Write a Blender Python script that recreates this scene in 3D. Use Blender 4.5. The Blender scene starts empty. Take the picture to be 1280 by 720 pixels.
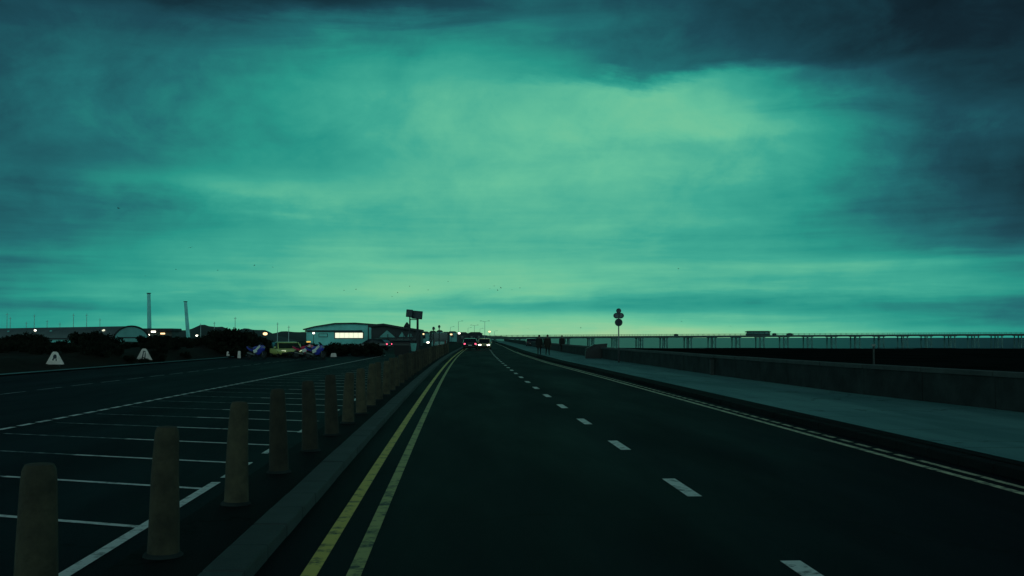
import bpy, bmesh, math, random
from mathutils import Vector, Matrix
R = math.radians
random.seed(7)
SC = bpy.context.scene
COL = SC.collection

# ------------------------------------------------------------------ camera
H = 1.7; F = 1350.0; YAW = math.atan(70/F); PITCH = math.atan(61/F)
cam_d = bpy.data.cameras.new('camera'); cam = bpy.data.objects.new('camera', cam_d); COL.objects.link(cam)
cam.location = (0, 0, H); cam.rotation_euler = (R(90)+PITCH, 0, -YAW)
cam_d.lens = F/1280*36; cam_d.sensor_width = 36; cam_d.clip_start = .05; cam_d.clip_end = 12000
SC.camera = cam
SC.render.resolution_x = 1024; SC.render.resolution_y = 576

# ------------------------------------------------------------------ world (dusk overcast sky)
SUN_EL, SUN_AZ = 24, 200            # faint soft light out of the clouds behind the camera
wd = bpy.data.worlds.new('World'); SC.world = wd; wd.use_nodes = True
def build_world():
    nt = wd.node_tree; N = nt.nodes; L = nt.links; N.clear()
    def n(t, **k):
        x = N.new(t)
        for a, b in k.items(): setattr(x, a, b)
        return x
    def put(sock, v):
        if hasattr(v, 'is_output'): L.new(v, sock)
        else: sock.default_value = v
    def M(op, a, b=0.0, c=0.0):
        x = n('ShaderNodeMath', operation=op); put(x.inputs[0], a); put(x.inputs[1], b); put(x.inputs[2], c); return x.outputs[0]
    def mr(v, a, b, c, d, smooth=False):
        x = n('ShaderNodeMapRange'); x.interpolation_type = 'SMOOTHSTEP' if smooth else 'LINEAR'
        put(x.inputs[0], v)
        for i, q in enumerate((a, b, c, d)): x.inputs[i+1].default_value = q
        return x.outputs[0]
    def noise(vec, scale, det=4, rough=.55, dist=0):
        x = n('ShaderNodeTexNoise'); L.new(vec, x.inputs['Vector']); x.inputs['Scale'].default_value = scale
        x.inputs['Detail'].default_value = det; x.inputs['Roughness'].default_value = rough; x.inputs['Distortion'].default_value = dist
        return x.outputs['Fac']
    tc = n('ShaderNodeTexCoord'); sp = n('ShaderNodeSeparateXYZ'); L.new(tc.outputs['Generated'], sp.inputs[0])
    X, Y, Z = sp.outputs
    az = M('SUBTRACT', M('ARCTAN2', X, Y), YAW)
    hd = M('SQRT', M('ADD', M('MULTIPLY', X, X), M('MULTIPLY', Y, Y)))
    w = M('DIVIDE', Z, M('MAXIMUM', hd, .05))
    def vec(a, b, c=0.0):
        x = n('ShaderNodeCombineXYZ'); put(x.inputs[0], a); put(x.inputs[1], b); put(x.inputs[2], c); return x.outputs[0]
    v1 = vec(az, M('MULTIPLY', w, 1.35))
    v2 = vec(az, M('MULTIPLY', w, 5.0), 3.7)
    v3 = vec(az, M('MULTIPLY', w, 13.0), 9.1)
    n1 = noise(v1, 6, 5, .55); n2 = noise(v2, 5, 6, .6, .4); n3 = noise(v3, 5, 4, .55, .3); n4 = noise(v1, 17, 6, .62, .3); n5 = noise(v1, 11, 6, .6, .6)
    azd = M('ADD', az, M('MULTIPLY', M('SUBTRACT', n1, .5), .13))
    wdist = M('ADD', w, M('ADD', M('ADD', M('MULTIPLY', M('MULTIPLY', M('SUBTRACT', n2, .5), .05), mr(w, 0, .12, .2, 1)), M('MULTIPLY', M('MULTIPLY', M('SUBTRACT', n5, .5), .085), mr(w, .06, .2, 0, .42))),
                          M('MULTIPLY', M('SUBTRACT', n4, .5), mr(w, .02, .2, .0, .018))))
    # cloud brightness: one band per elevation (pixel rows of the study), 13 columns of azimuth
    rows = [
     (0,   [.17,.15,.14,.14,.17,.24,.36,.34,.29,.22,.14,.10,.07]),
     (48,  [.29,.31,.33,.38,.45,.52,.52,.40,.34,.27,.17,.12,.10]),
     (84,  [.33,.36,.42,.50,.59,.64,.62,.44,.40,.32,.20,.15,.13]),
     (114, [.33,.36,.43,.54,.64,.71,.71,.80,.80,.55,.34,.24,.16]),
     (160, [.33,.38,.46,.56,.65,.73,.76,.80,.81,.76,.54,.38,.22]),
     (200, [.34,.39,.46,.55,.64,.70,.78,.77,.75,.70,.52,.36,.20]),
     (240, [.40,.45,.58,.72,.71,.71,.76,.75,.70,.62,.47,.33,.17]),
     (280, [.36,.41,.48,.58,.65,.71,.73,.74,.71,.59,.44,.33,.23]),
     (312, [.42,.48,.56,.63,.69,.72,.73,.70,.65,.61,.53,.40,.30]),
     (335, [.44,.50,.60,.68,.73,.78,.79,.78,.75,.75,.74,.62,.48]),
     (362, [.52,.59,.67,.76,.81,.82,.84,.82,.78,.75,.70,.64,.54]),
     (384, [.47,.52,.58,.62,.65,.68,.69,.67,.62,.58,.57,.50,.43]),
     (400, [.53,.58,.69,.79,.85,.88,.88,.87,.82,.75,.67,.55,.45]),
     (417, [.52,.60,.73,.86,.92,.95,.96,.95,.92,.86,.77,.62,.48]),
    ]
    half = math.atan(640/F)
    fac = mr(azd, -half, half, 0, 1)
    val = None; prev = None
    for y, vals in reversed(rows):
        cr = n('ShaderNodeValToRGB'); cr.color_ramp.interpolation = 'B_SPLINE'; L.new(fac, cr.inputs[0])
        el = cr.color_ramp.elements
        ps = [(math.atan((i*1280/12-640)/F)+half)/(2*half) for i in range(13)]
        while len(el) < 13: el.new(.5)
        for i in range(13):
            el[i].position = ps[i]; el[i].color = (vals[i],)*3+(1,)
        ww = (421-y)/F
        if val is None: val = cr.outputs[0]
        else:
            mx = n('ShaderNodeMix', data_type='FLOAT'); L.new(mr(wdist, prev, ww, 0, 1, True), mx.inputs[0])
            L.new(val, mx.inputs[2]); L.new(cr.outputs[0], mx.inputs[3]); val = mx.outputs[0]
        prev = ww
    # streaks and mottling of the cloud
    val = M('ADD', val, M('MULTIPLY', M('SUBTRACT', n3, .5), mr(w, .02, .16, .36, .03)))
    val = M('ADD', val, M('MULTIPLY', M('SUBTRACT', n2, .5), mr(w, .08, .22, .18, .02)))
    val = M('ADD', val, M('MULTIPLY', M('SUBTRACT', n5, .5), mr(w, .06, .2, .04, .20)))
    val = M('ADD', val, M('MULTIPLY', M('SUBTRACT', n4, .5), .12))
    n6 = noise(v1, 6.5, 7, .58, 1.1)
    val = M('ADD', val, M('MULTIPLY', M('SUBTRACT', n6, .5), mr(w, .05, .18, .03, .19)))
    # unseen sky: teal band added low behind to light facing surfaces, near-black overhead
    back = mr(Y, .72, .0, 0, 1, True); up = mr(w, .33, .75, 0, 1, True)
    cr = n('ShaderNodeValToRGB'); cr.color_ramp.interpolation = 'LINEAR'; L.new(val, cr.inputs[0])
    stops = [(0,(7,17,23)),(.14,(16,38,48)),(.3,(27,74,86)),(.42,(33,108,112)),(.55,(40,148,134)),(.66,(62,167,146)),(.78,(98,190,155)),(.88,(122,200,156)),(1,(162,206,155))]
    def lin(c):
        return tuple(((q/255)/12.92 if q/255 <= .04045 else ((q/255+.055)/1.055)**2.4) for q in c)
    el = cr.color_ramp.elements
    while len(el) < len(stops): el.new(.5)
    for i, (p, c) in enumerate(stops): el[i].position = p; el[i].color = lin(c)+(1,)
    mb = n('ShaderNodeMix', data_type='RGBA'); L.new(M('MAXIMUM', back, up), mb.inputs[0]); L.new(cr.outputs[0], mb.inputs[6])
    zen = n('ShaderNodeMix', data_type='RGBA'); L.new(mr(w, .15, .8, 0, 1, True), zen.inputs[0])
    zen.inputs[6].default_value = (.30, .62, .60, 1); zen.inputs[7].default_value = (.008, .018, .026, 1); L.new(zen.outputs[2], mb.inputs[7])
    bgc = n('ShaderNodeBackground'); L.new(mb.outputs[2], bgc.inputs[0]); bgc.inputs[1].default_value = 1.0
    sky = n('ShaderNodeTexSky'); sky.sky_type = 'NISHITA'; sky.sun_disc = False; sky.sun_elevation = R(SUN_EL); sky.sun_rotation = R(SUN_AZ)
    bgs = n('ShaderNodeBackground'); L.new(sky.outputs[0], bgs.inputs[0]); bgs.inputs[1].default_value = .0004
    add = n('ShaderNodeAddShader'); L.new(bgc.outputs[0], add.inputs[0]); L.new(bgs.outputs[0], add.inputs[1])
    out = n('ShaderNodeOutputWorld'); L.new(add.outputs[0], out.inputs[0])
    wd.cycles.sampling_method = 'MANUAL'; wd.cycles.sample_map_resolution = 512
build_world()
sd = bpy.data.lights.new('sun', 'SUN'); sd.energy = .05; sd.angle = R(25); sd.color = (1, .86, .66)
sun = bpy.data.objects.new('sun', sd); COL.objects.link(sun)
sun.rotation_euler = Vector((-math.sin(R(SUN_AZ))*math.cos(R(SUN_EL)), -math.cos(R(SUN_AZ))*math.cos(R(SUN_EL)), -math.sin(R(SUN_EL)))).to_track_quat('-Z', 'Y').to_euler()
SC.view_settings.view_transform = 'Standard'; SC.view_settings.look = 'None'; SC.view_settings.exposure = 0; SC.view_settings.gamma = 1

# ------------------------------------------------------------------ placing helpers
def ray(px, py):
    dx, dz = px-640, 360-py
    x, y, z = dx, F*math.cos(PITCH)-dz*math.sin(PITCH), F*math.sin(PITCH)+dz*math.cos(PITCH)
    return Vector((x*math.cos(YAW)+y*math.sin(YAW), -x*math.sin(YAW)+y*math.cos(YAW), z))
def G(px, py, z=0.0):
    d = ray(px, py); t = (z-H)/d.z; return Vector((d.x*t, d.y*t, z))
def P(px, py, v):
    d = ray(px, py); t = v/d.y; return Vector((d.x*t, v, H+d.z*t))
def cv(v):                          # the road's slight bend to the right
    return 1e-4*v*v if v < 120 else 1.44+.024*(v-120)

# ------------------------------------------------------------------ materials
def mat(name, col, rough=.7, metal=0, var=.25, scale=3.0, bump=.0, bscale=40, emit=None, es=0, col2=None, spec=.5, coat=0):
    m = bpy.data.materials.new(name); m.use_nodes = True; nt = m.node_tree; N = nt.nodes; L = nt.links
    b = N['Principled BSDF']; tc = N.new('ShaderNodeTexCoord')
    no = N.new('ShaderNodeTexNoise'); no.inputs['Scale'].default_value = scale; no.inputs['Detail'].default_value = 6; no.inputs['Roughness'].default_value = .62
    L.new(tc.outputs['Object'], no.inputs['Vector'])
    cr = N.new('ShaderNodeValToRGB'); cr.color_ramp.elements[0].position = .3; cr.color_ramp.elements[1].position = .7
    c2 = col2 or tuple(min(1, c*(1+var)) for c in col)
    c1 = tuple(c*(1-var) for c in col)
    cr.color_ramp.elements[0].color = c1+(1,); cr.color_ramp.elements[1].color = c2+(1,)
    L.new(no.outputs['Fac'], cr.inputs[0]); L.new(cr.outputs[0], b.inputs['Base Color'])
    b.inputs['Roughness'].default_value = rough; b.inputs['Metallic'].default_value = metal
    b.inputs['Specular IOR Level'].default_value = spec; b.inputs['Coat Weight'].default_value = coat
    if bump:
        n2 = N.new('ShaderNodeTexNoise'); n2.inputs['Scale'].default_value = bscale; n2.inputs['Detail'].default_value = 5
        L.new(tc.outputs['Object'], n2.inputs['Vector']); bp = N.new('ShaderNodeBump'); bp.inputs['Strength'].default_value = bump; bp.inputs['Distance'].default_value = .02
        L.new(n2.outputs['Fac'], bp.inputs['Height']); L.new(bp.outputs[0], b.inputs['Normal'])
    if emit:
        b.inputs['Emission Color'].default_value = emit+(1,); b.inputs['Emission Strength'].default_value = es
    return m
def vary(m, lo, hi):          # each object its own weathering tone
    nt = m.node_tree; b = nt.nodes['Principled BSDF']; src = b.inputs['Base Color'].links[0].from_socket
    oi = nt.nodes.new('ShaderNodeObjectInfo'); mr_ = nt.nodes.new('ShaderNodeMapRange'); mr_.inputs[3].default_value = lo; mr_.inputs[4].default_value = hi
    nt.links.new(oi.outputs['Random'], mr_.inputs[0]); sc = nt.nodes.new('ShaderNodeVectorMath'); sc.operation = 'SCALE'
    nt.links.new(src, sc.inputs[0]); nt.links.new(mr_.outputs[0], sc.inputs[3]); nt.links.new(sc.outputs[0], b.inputs['Base Color'])
def asphalt(name, base, patch, rough0=.42, rough1=.62):
    m = bpy.data.materials.new(name); m.use_nodes = True; nt = m.node_tree; N = nt.nodes; L = nt.links; b = N['Principled BSDF']
    tc = N.new('ShaderNodeTexCoord'); O = tc.outputs['Object']
    def no(s, d=6, mp=None):
        x = N.new('ShaderNodeTexNoise'); x.inputs['Scale'].default_value = s; x.inputs['Detail'].default_value = d; x.inputs['Roughness'].default_value = .6
        if mp:
            q = N.new('ShaderNodeMapping'); q.inputs['Scale'].default_value = mp; L.new(O, q.inputs[0]); L.new(q.outputs[0], x.inputs['Vector'])
        else: L.new(O, x.inputs['Vector'])
        return x.outputs['Fac']
    def ramp(f, a, b_, ca, cb):
        r = N.new('ShaderNodeValToRGB'); r.color_ramp.elements[0].position = a; r.color_ramp.elements[1].position = b_
        r.color_ramp.elements[0].color = (ca if isinstance(ca, tuple) else (ca,)*3)+(1,); r.color_ramp.elements[1].color = (cb if isinstance(cb, tuple) else (cb,)*3)+(1,)
        L.new(f, r.inputs[0]); return r.outputs[0]
    big = ramp(no(.8, 5, (1, .12, 1)), .38, .62, base, patch)          # tyre-polished and patched bands
    fine = ramp(no(70, 3), .35, .68, .55, 1.55)
    mu = N.new('ShaderNodeMix'); mu.data_type = 'RGBA'; mu.blend_type = 'MULTIPLY'; mu.inputs[0].default_value = 1
    L.new(big, mu.inputs[6]); L.new(fine, mu.inputs[7])
    # thin sealed cracks
    vo = N.new('ShaderNodeTexVoronoi'); vo.feature = 'DISTANCE_TO_EDGE'; vo.inputs['Scale'].default_value = .16; vo.inputs['Randomness'].default_value = 1
    wv = N.new('ShaderNodeMix'); wv.data_type = 'VECTOR'; wv.inputs[0].default_value = .35; L.new(O, wv.inputs[4])
    nc = N.new('ShaderNodeTexNoise'); nc.inputs['Scale'].default_value = .9; nc.inputs['Detail'].default_value = 7; L.new(O, nc.inputs['Vector']); L.new(nc.outputs['Color'], wv.inputs[5])
    ad = N.new('ShaderNodeVectorMath'); ad.operation = 'ADD'; L.new(O, ad.inputs[0]); sc = N.new('ShaderNodeVectorMath'); sc.operation = 'SCALE'; sc.inputs[3].default_value = 2.5
    L.new(nc.outputs['Color'], sc.inputs[0]); L.new(sc.outputs[0], ad.inputs[1]); L.new(ad.outputs[0], vo.inputs['Vector'])
    ck = ramp(vo.outputs['Distance'], .0, .006, .25, 1.0)
    m2 = N.new('ShaderNodeMix'); m2.data_type = 'RGBA'; m2.blend_type = 'MULTIPLY'; m2.inputs[0].default_value = 1
    L.new(mu.outputs[2], m2.inputs[6]); L.new(ck, m2.inputs[7]); L.new(m2.outputs[2], b.inputs['Base Color'])
    ro = N.new('ShaderNodeMapRange'); L.new(no(.6, 5, (1, .15, 1)), ro.inputs[0]); ro.inputs[1].default_value = .3; ro.inputs[2].default_value = .7
    ro.inputs[3].default_value = rough0; ro.inputs[4].default_value = rough1; L.new(ro.outputs[0], b.inputs['Roughness'])
    bp = N.new('ShaderNodeBump'); bp.inputs['Strength'].default_value = .5; bp.inputs['Distance'].default_value = .012; L.new(no(90, 3), bp.inputs['Height']); L.new(bp.outputs[0], b.inputs['Normal'])
    b.inputs['Specular IOR Level'].default_value = .045
    return m
def paint(name, col, wear=.45, rough=.6):
    m = bpy.data.materials.new(name); m.use_nodes = True; nt = m.node_tree; N = nt.nodes; L = nt.links; b = N['Principled BSDF']
    tc = N.new('ShaderNodeTexCoord')
    x = N.new('ShaderNodeTexNoise'); x.inputs['Scale'].default_value = 5; x.inputs['Detail'].default_value = 10; x.inputs['Roughness'].default_value = .72; L.new(tc.outputs['Object'], x.inputs[0])
    r = N.new('ShaderNodeValToRGB'); r.color_ramp.elements[0].position = wear-.05; r.color_ramp.elements[1].position = wear+.09
    r.color_ramp.elements[0].color = tuple(c*.06 for c in col)+(1,); r.color_ramp.elements[1].color = col+(1,)
    L.new(x.outputs['Fac'], r.inputs[0]); L.new(r.outputs[0], b.inputs['Base Color']); b.inputs['Roughness'].default_value = rough
    return m
MT = dict(
 road=asphalt('road_asphalt', (.0035,.0048,.0085), (.006,.008,.014), .62, .80),
 lot=asphalt('lot_asphalt', (.005,.007,.011), (.008,.012,.017), .62, .80),
 verge=asphalt('verge_asphalt', (.006,.008,.009), (.012,.015,.016), .75, .9),
 kerb=mat('kerb_stone', (.036,.050,.048), .75, var=.35, scale=1.6, bump=.4, bscale=60),
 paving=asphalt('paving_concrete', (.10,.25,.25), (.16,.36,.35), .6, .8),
 concrete=mat('wall_concrete', (.020,.026,.026), .85, var=.5, scale=1.3, bump=.5, bscale=14, spec=.15),
 coping=mat('coping_concrete', (.034,.042,.040), .8, var=.4, scale=1.5, bump=.4, bscale=20),
 white=paint('white_road_paint', (.85,.86,.82), .40),
 faint=paint('worn_white_road_paint', (.34,.40,.40), .50),
 yellow=paint('yellow_road_paint', (.80,.62,.10), .40),
 yellow2=paint('worn_yellow_road_paint', (.50,.46,.14), .42), palepaint=paint('pale_yellow_road_paint', (.70,.66,.42), .44),
 post=mat('post_wood', (.034,.029,.016), .85, var=.6, scale=5, bump=.6, bscale=25),
 land=mat('land_scrub', (.008,.011,.010), .95, spec=.1, var=.5, scale=.3, bump=.4, bscale=3),
 bank=mat('bank_earth', (.015,.014,.009), .95, spec=.1, var=.5, scale=.5, bump=.5, bscale=4),
 mud=mat('mud', (.010,.014,.013), .95, var=.5, scale=.08, spec=0),
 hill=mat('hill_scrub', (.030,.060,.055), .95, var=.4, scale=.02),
 leaf=mat('leaf_dark', (.014,.017,.011), .9, spec=.1, var=.5, scale=1.5),
 twig=mat('twig', (.022,.018,.012), .9),
 black=mat('black_plastic', (.006,.006,.007), .5),
 rubber=mat('tyre_rubber', (.008,.008,.008), .85),
 dark=mat('dark_metal', (.022,.026,.030), .55, .4),
 navy=mat('navy_panel', (.012,.020,.034), .6),
 grey=mat('grey_metal', (.12,.13,.13), .5, .5),
 galv=mat('galvanised_metal', (.20,.22,.21), .45, .6),
 pale=mat('pale_cladding', (.22,.72,.68), .7, var=.18, scale=.4),
 pale2=mat('grey_cladding', (.15,.40,.38), .75, var=.25, scale=.4),
 roof=mat('dark_roof', (.020,.028,.032), .65, var=.35, scale=.5),
 roof2=mat('grey_roof', (.07,.09,.09), .55, var=.3, scale=.3),
 glass=mat('dark_glass', (.010,.014,.016), .08, spec=.8),
 greenglass=mat('green_tinted_glass', (.016,.030,.012), .12, spec=.6),
 litwin=mat('lit_window', (.8,.8,.6), .6, emit=(1,.98,.72), es=.95),
 lamp=mat('lit_lamp_warm', (.9,.6,.3), .5, emit=(1,.62,.30), es=2.2),
 lampw=mat('lit_lamp_white', (.9,.9,.8), .5, emit=(1,.92,.74), es=4),
 head=mat('lit_headlight', (1,.95,.8), .3, emit=(1,.92,.66), es=14),
 dim=mat('dim_headlight', (.9,.9,.7), .3, emit=(.85,.9,.55), es=.55),
 tail=mat('lit_tail_light', (.8,.05,.08), .3, emit=(1,.10,.20), es=2.2),
 amber=mat('lit_amber_lamp', (.9,.5,.1), .3, emit=(1,.55,.08), es=.9),
 lens=mat('lens_unlit', (.25,.27,.25), .2),
 redlens=mat('red_lens_unlit', (.15,.01,.01), .25),
 chrome=mat('rim_metal', (.25,.27,.27), .35, .8),
 carblack=mat('black_car_paint', (.007,.008,.010), .28, coat=.6, var=.1),
 carbeige=mat('beige_car_paint', (.62,.50,.26), .35, coat=.5, var=.1),
 caryel=mat('yellow_green_car_paint', (.66,.68,.20), .4, coat=.4, var=.15),
 carpale=mat('pale_green_van_paint', (.16,.34,.32), .4, coat=.4, var=.15),
 cargrey=mat('grey_car_paint', (.03,.035,.04), .35, coat=.5, var=.1),
 masts=mat('hazed_mast_metal', (.35,.50,.48), .6),  # masts and far lamp posts: distance haze put into the colour
 blue=mat('blue_fairing', (.03,.04,.40), .35, coat=.4, var=.15),
 whitef=mat('white_fairing', (.80,.80,.72), .4, var=.06),
 red=mat('crimson_fairing', (.60,.03,.10), .35, coat=.4, var=.15),
 signw=mat('white_sign_face', (.85,.70,.66), .6, var=.2, scale=5),
 signback=mat('dull_sign_face', (.035,.055,.065), .6, var=.3, scale=8),
 signpale=mat('grey_sign_face', (.10,.13,.14), .6, var=.5, scale=14),
 skin=mat('skin', (.16,.09,.06), .6), coat=mat('dark_coat', (.008,.008,.006), .9), jeans=mat('dark_trousers', (.006,.006,.006), .9),
 coat2=mat('brown_black_coat', (.014,.011,.006), .9), hair=mat('dark_hair', (.006,.005,.004), .7),
 binb=mat('black_bin_plastic', (.005,.005,.006), .5), bint=mat('pale_teal_bin_plastic', (.14,.42,.38), .5), lid=mat('grey_lid', (.06,.075,.07), .45),
 pilem=mat('hazed_pier_piles', (.10,.22,.21), .8, var=.3, scale=.5), pier=mat('pier_timber', (.055,.095,.090), .8, var=.4, scale=.5), bird=mat('bird_feather', (.03,.045,.045), .8),  # pier timber and piles paled in colour to stand in for distance haze
)
def water_mat():
    m = bpy.data.materials.new('sea_water'); m.use_nodes = True; N = m.node_tree.nodes; L = m.node_tree.links; b = N['Principled BSDF']
    b.inputs['Base Color'].default_value = (.008,.022,.026,1); b.inputs['Roughness'].default_value = .34; b.inputs['IOR'].default_value = 1.33
    tc = N.new('ShaderNodeTexCoord'); mp = N.new('ShaderNodeMapping'); mp.inputs['Scale'].default_value = (.12,.35,1); L.new(tc.outputs['Object'], mp.inputs[0])
    x = N.new('ShaderNodeTexNoise'); x.inputs['Scale'].default_value = 1.2; x.inputs['Detail'].default_value = 7; L.new(mp.outputs[0], x.inputs[0])
    bp = N.new('ShaderNodeBump'); bp.inputs['Strength'].default_value = .6; bp.inputs['Distance'].default_value = .5; L.new(x.outputs[0], bp.inputs['Height']); L.new(bp.outputs[0], b.inputs['Normal'])
    return m
MT['sea'] = water_mat()
vary(MT['post'], .6, 1.7)

# ------------------------------------------------------------------ mesh helpers
class MB:
    def __init__(s): s.bm = bmesh.new()
    def box(s, c, d, rz=0, bev=0, taper=1.0, rx=0, ry=0):
        r = bmesh.ops.create_cube(s.bm, size=1); vs = r['verts']
        for v in vs:
            t = taper if v.co.z > 0 else 1
            v.co = Vector((v.co.x*d[0]*t, v.co.y*d[1]*t, v.co.z*d[2]))
        if bev:
            es = list({e for v in vs for e in v.link_edges})
            rr = bmesh.ops.bevel(s.bm, geom=es, offset=bev, segments=2, affect='EDGES', profile=.6)
            vs = list({v for f in rr['faces'] for v in f.verts} | {v for v in vs if v.is_valid})
        mtx = Matrix.Translation(c) @ Matrix.Rotation(rz, 4, 'Z') @ Matrix.Rotation(rx, 4, 'X') @ Matrix.Rotation(ry, 4, 'Y')
        for v in vs: v.co = mtx @ v.co
        return s
    def cyl(s, a, b, r0, r1=None, seg=12, cap=True):
        a = Vector(a); b = Vector(b); r1 = r0 if r1 is None else r1
        q = (b-a).to_track_quat('Z', 'Y').to_matrix()
        ra = [s.bm.verts.new(a+q@Vector((r0*math.cos(2*math.pi*i/seg), r0*math.sin(2*math.pi*i/seg), 0))) for i in range(seg)]
        rb = [s.bm.verts.new(b+q@Vector((r1*math.cos(2*math.pi*i/seg), r1*math.sin(2*math.pi*i/seg), 0))) for i in range(seg)]
        for i in range(seg): s.bm.faces.new((ra[i], ra[(i+1)%seg], rb[(i+1)%seg], rb[i]))
        if cap: s.bm.faces.new(ra[::-1]); s.bm.faces.new(rb)
        return s
    def tube(s, pts, r, seg=8):
        for a, b in zip(pts[:-1], pts[1:]): s.cyl(a, b, r, r, seg)
        return s
    def lathe(s, prof, c=(0,0,0), seg=16, jitter=0):
        rings = []
        for r, z in prof:
            rings.append([s.bm.verts.new(Vector(c)+Vector((r*math.cos(2*math.pi*i/seg), r*math.sin(2*math.pi*i/seg), z))) for i in range(seg)])
        for A, B in zip(rings[:-1], rings[1:]):
            for i in range(seg): s.bm.faces.new((A[i], A[(i+1)%seg], B[(i+1)%seg], B[i]))
        s.bm.faces.new(rings[0][::-1]); s.bm.faces.new(rings[-1]); return s
    def loft(s, secs, cap=True):
        rr = [[s.bm.verts.new(p) for p in sec] for sec in secs]; k = len(rr[0])
        for A, B in zip(rr[:-1], rr[1:]):
            for i in range(k): s.bm.faces.new((A[i], A[(i+1)%k], B[(i+1)%k], B[i]))
        if cap: s.bm.faces.new(rr[0][::-1]); s.bm.faces.new(rr[-1])
        return s
    def prism(s, pts, y0, y1):      # outline in x,z extruded along y
        return s.loft([[Vector((x, y0, z)) for x, z in pts], [Vector((x, y1, z)) for x, z in pts]])
    def poly(s, pts): s.bm.faces.new([s.bm.verts.new(p) for p in pts]); return s
    def torus(s, c, R0, r, axis='X', seg=20, sec=8):
        rings = []
        for i in range(seg):
            a = 2*math.pi*i/seg; ring = []
            for j in range(sec):
                b = 2*math.pi*j/sec; rad = R0+r*math.cos(b)
                p = Vector((r*math.sin(b), rad*math.cos(a), rad*math.sin(a)))
                ring.append(s.bm.verts.new(Vector(c)+p))
            rings.append(ring)
        for i in range(seg):
            A = rings[i]; B = rings[(i+1)%seg]
            for j in range(sec): s.bm.faces.new((A[j], A[(j+1)%sec], B[(j+1)%sec], B[j]))
        return s
    def build(s, name, m, parent=None, smooth=False, loc=(0,0,0)):
        bmesh.ops.recalc_face_normals(s.bm, faces=s.bm.faces)
        me = bpy.data.meshes.new(name); s.bm.to_mesh(me); s.bm.free()
        if smooth:
            me.polygons.foreach_set('use_smooth', [True]*len(me.polygons))
            try: me.set_sharp_from_angle(angle=R(40))
            except Exception: pass
        me.materials.append(MT[m] if isinstance(m, str) else m)
        o = bpy.data.objects.new(name, me); COL.objects.link(o); o.location = loc
        if parent: o.parent = parent
        return o
def tag(o, label=None, cat=None, group=None, kind=None):
    if label: o['label'] = label
    if cat: o['category'] = cat
    if group: o['group'] = group
    if kind: o['kind'] = kind
    return o
def empty(name, loc, rz=0, label=None, cat=None, group=None):
    o = bpy.data.objects.new(name, None); COL.objects.link(o); o.location = loc; o.rotation_euler.z = rz
    return tag(o, label, cat, group)
def copy_tree(o, parent=None):
    c = o.copy(); COL.objects.link(c); c.parent = parent
    for ch in list(o.children): copy_tree(ch, c)
    return c
def struct(o, label=None): o['kind'] = 'structure'; return o

# ------------------------------------------------------------------ setting
def frange(a, b, n): return [a+(b-a)*i/n for i in range(n+1)]
VS = [-12,-6,0,4,8,12,17,23,30,40,50,60,72,85,100,120,150,190,240,300,400]
def strip(name, x0, x1, z, m, vs=VS, z2=None):
    f0 = x0 if callable(x0) else (lambda v: x0+cv(v)); f1 = x1 if callable(x1) else (lambda v: x1+cv(v))
    mb = MB(); prev = None
    for v in vs:
        a = mb.bm.verts.new((f0(v), v, z)); b = mb.bm.verts.new((f1(v), v, z if z2 is None else z2))
        if prev: mb.bm.faces.new((prev[0], prev[1], b, a))
        prev = (a, b)
    return struct(mb.build(name, m))
def interp(tbl):
    def f(v):
        if v <= tbl[0][0]: return tbl[0][1]
        for (a, xa), (b, xb) in zip(tbl[:-1], tbl[1:]):
            if v <= b: return xa+(xb-xa)*(v-a)/(b-a)
        return tbl[-1][1]
    return f
# lateral positions measured along the road
right_line = interp([(-12,6.3),(15,6.12),(30,6.10),(45,6.08),(72,5.9),(110,6.3),(200,8.6),(400,13)])
pave_near = lambda v: right_line(v)+.95+.004*min(max(v,0),90)
pave_far = interp([(-12,13.6),(15,12.3),(22,11.8),(30,11.0),(45,10.6),(60,10.6),(80,10.5),(110,10.9),(200,13.0),(400,17.9)])
wall_x = lambda v: pave_far(v)
# land: one sheet out to the horizon, seaward edge along the wall
mb = MB(); prev = None
for v in [-300,-12,0,20,46,70,85,110,150,200,260,330,420,700,1500,5100]:
    xr = (wall_x(v)+.2 if v <= 400 else 18+ (v-400)*.012)
    a = mb.bm.verts.new((-3300, v, -.012)); b = mb.bm.verts.new((xr, v, -.012)); c = mb.bm.verts.new((xr, v, -4))
    if prev: mb.bm.faces.new((prev[0], prev[1], b, a)); mb.bm.faces.new((prev[1], prev[2], c, b))
    prev = (a, b, c)
struct(mb.build('ground', 'land'))
# beach and sea
mb = MB(); NX, NY = 40, 50; gr = []
for i in range(NX+1):
    row = []
    for j in range(NY+1):
        y = -60+470*j/NY; xa = (wall_x(max(y,-12))+.3); x = xa+420*(i/NX)**1.3
        edge = (j/NY)
        z = -1.15-1.25*max(0,(y-60))/350 - .35*(i/NX) + .06*math.sin(x*.11+y*.07)+.05*math.sin(y*.23)
        row.append(mb.bm.verts.new((x, y, z)))
    gr.append(row)
for i in range(NX):
    for j in range(NY): mb.bm.faces.new((gr[i][j], gr[i+1][j], gr[i+1][j+1], gr[i][j+1]))
struct(mb.build('beach', 'mud', smooth=True))
mb = MB(); mb.poly([(-200, -400, -2.45), (4700, -400, -2.45), (4700, 5100, -2.45), (-200, 5100, -2.45)]); struct(mb.build('sea', 'sea'))

strip('road', -1.45, lambda v: right_line(v)+.55, 0.0, 'road')
strip('parking_lot', -28, -2.42, -.004, 'lot', [-12,0,12,23,40,60,85,110])
strip('verge', -2.42, -1.73, .085, 'verge')
strip('verge_edge', -2.42, -2.40, -.006, 'verge', z2=.085)
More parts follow.
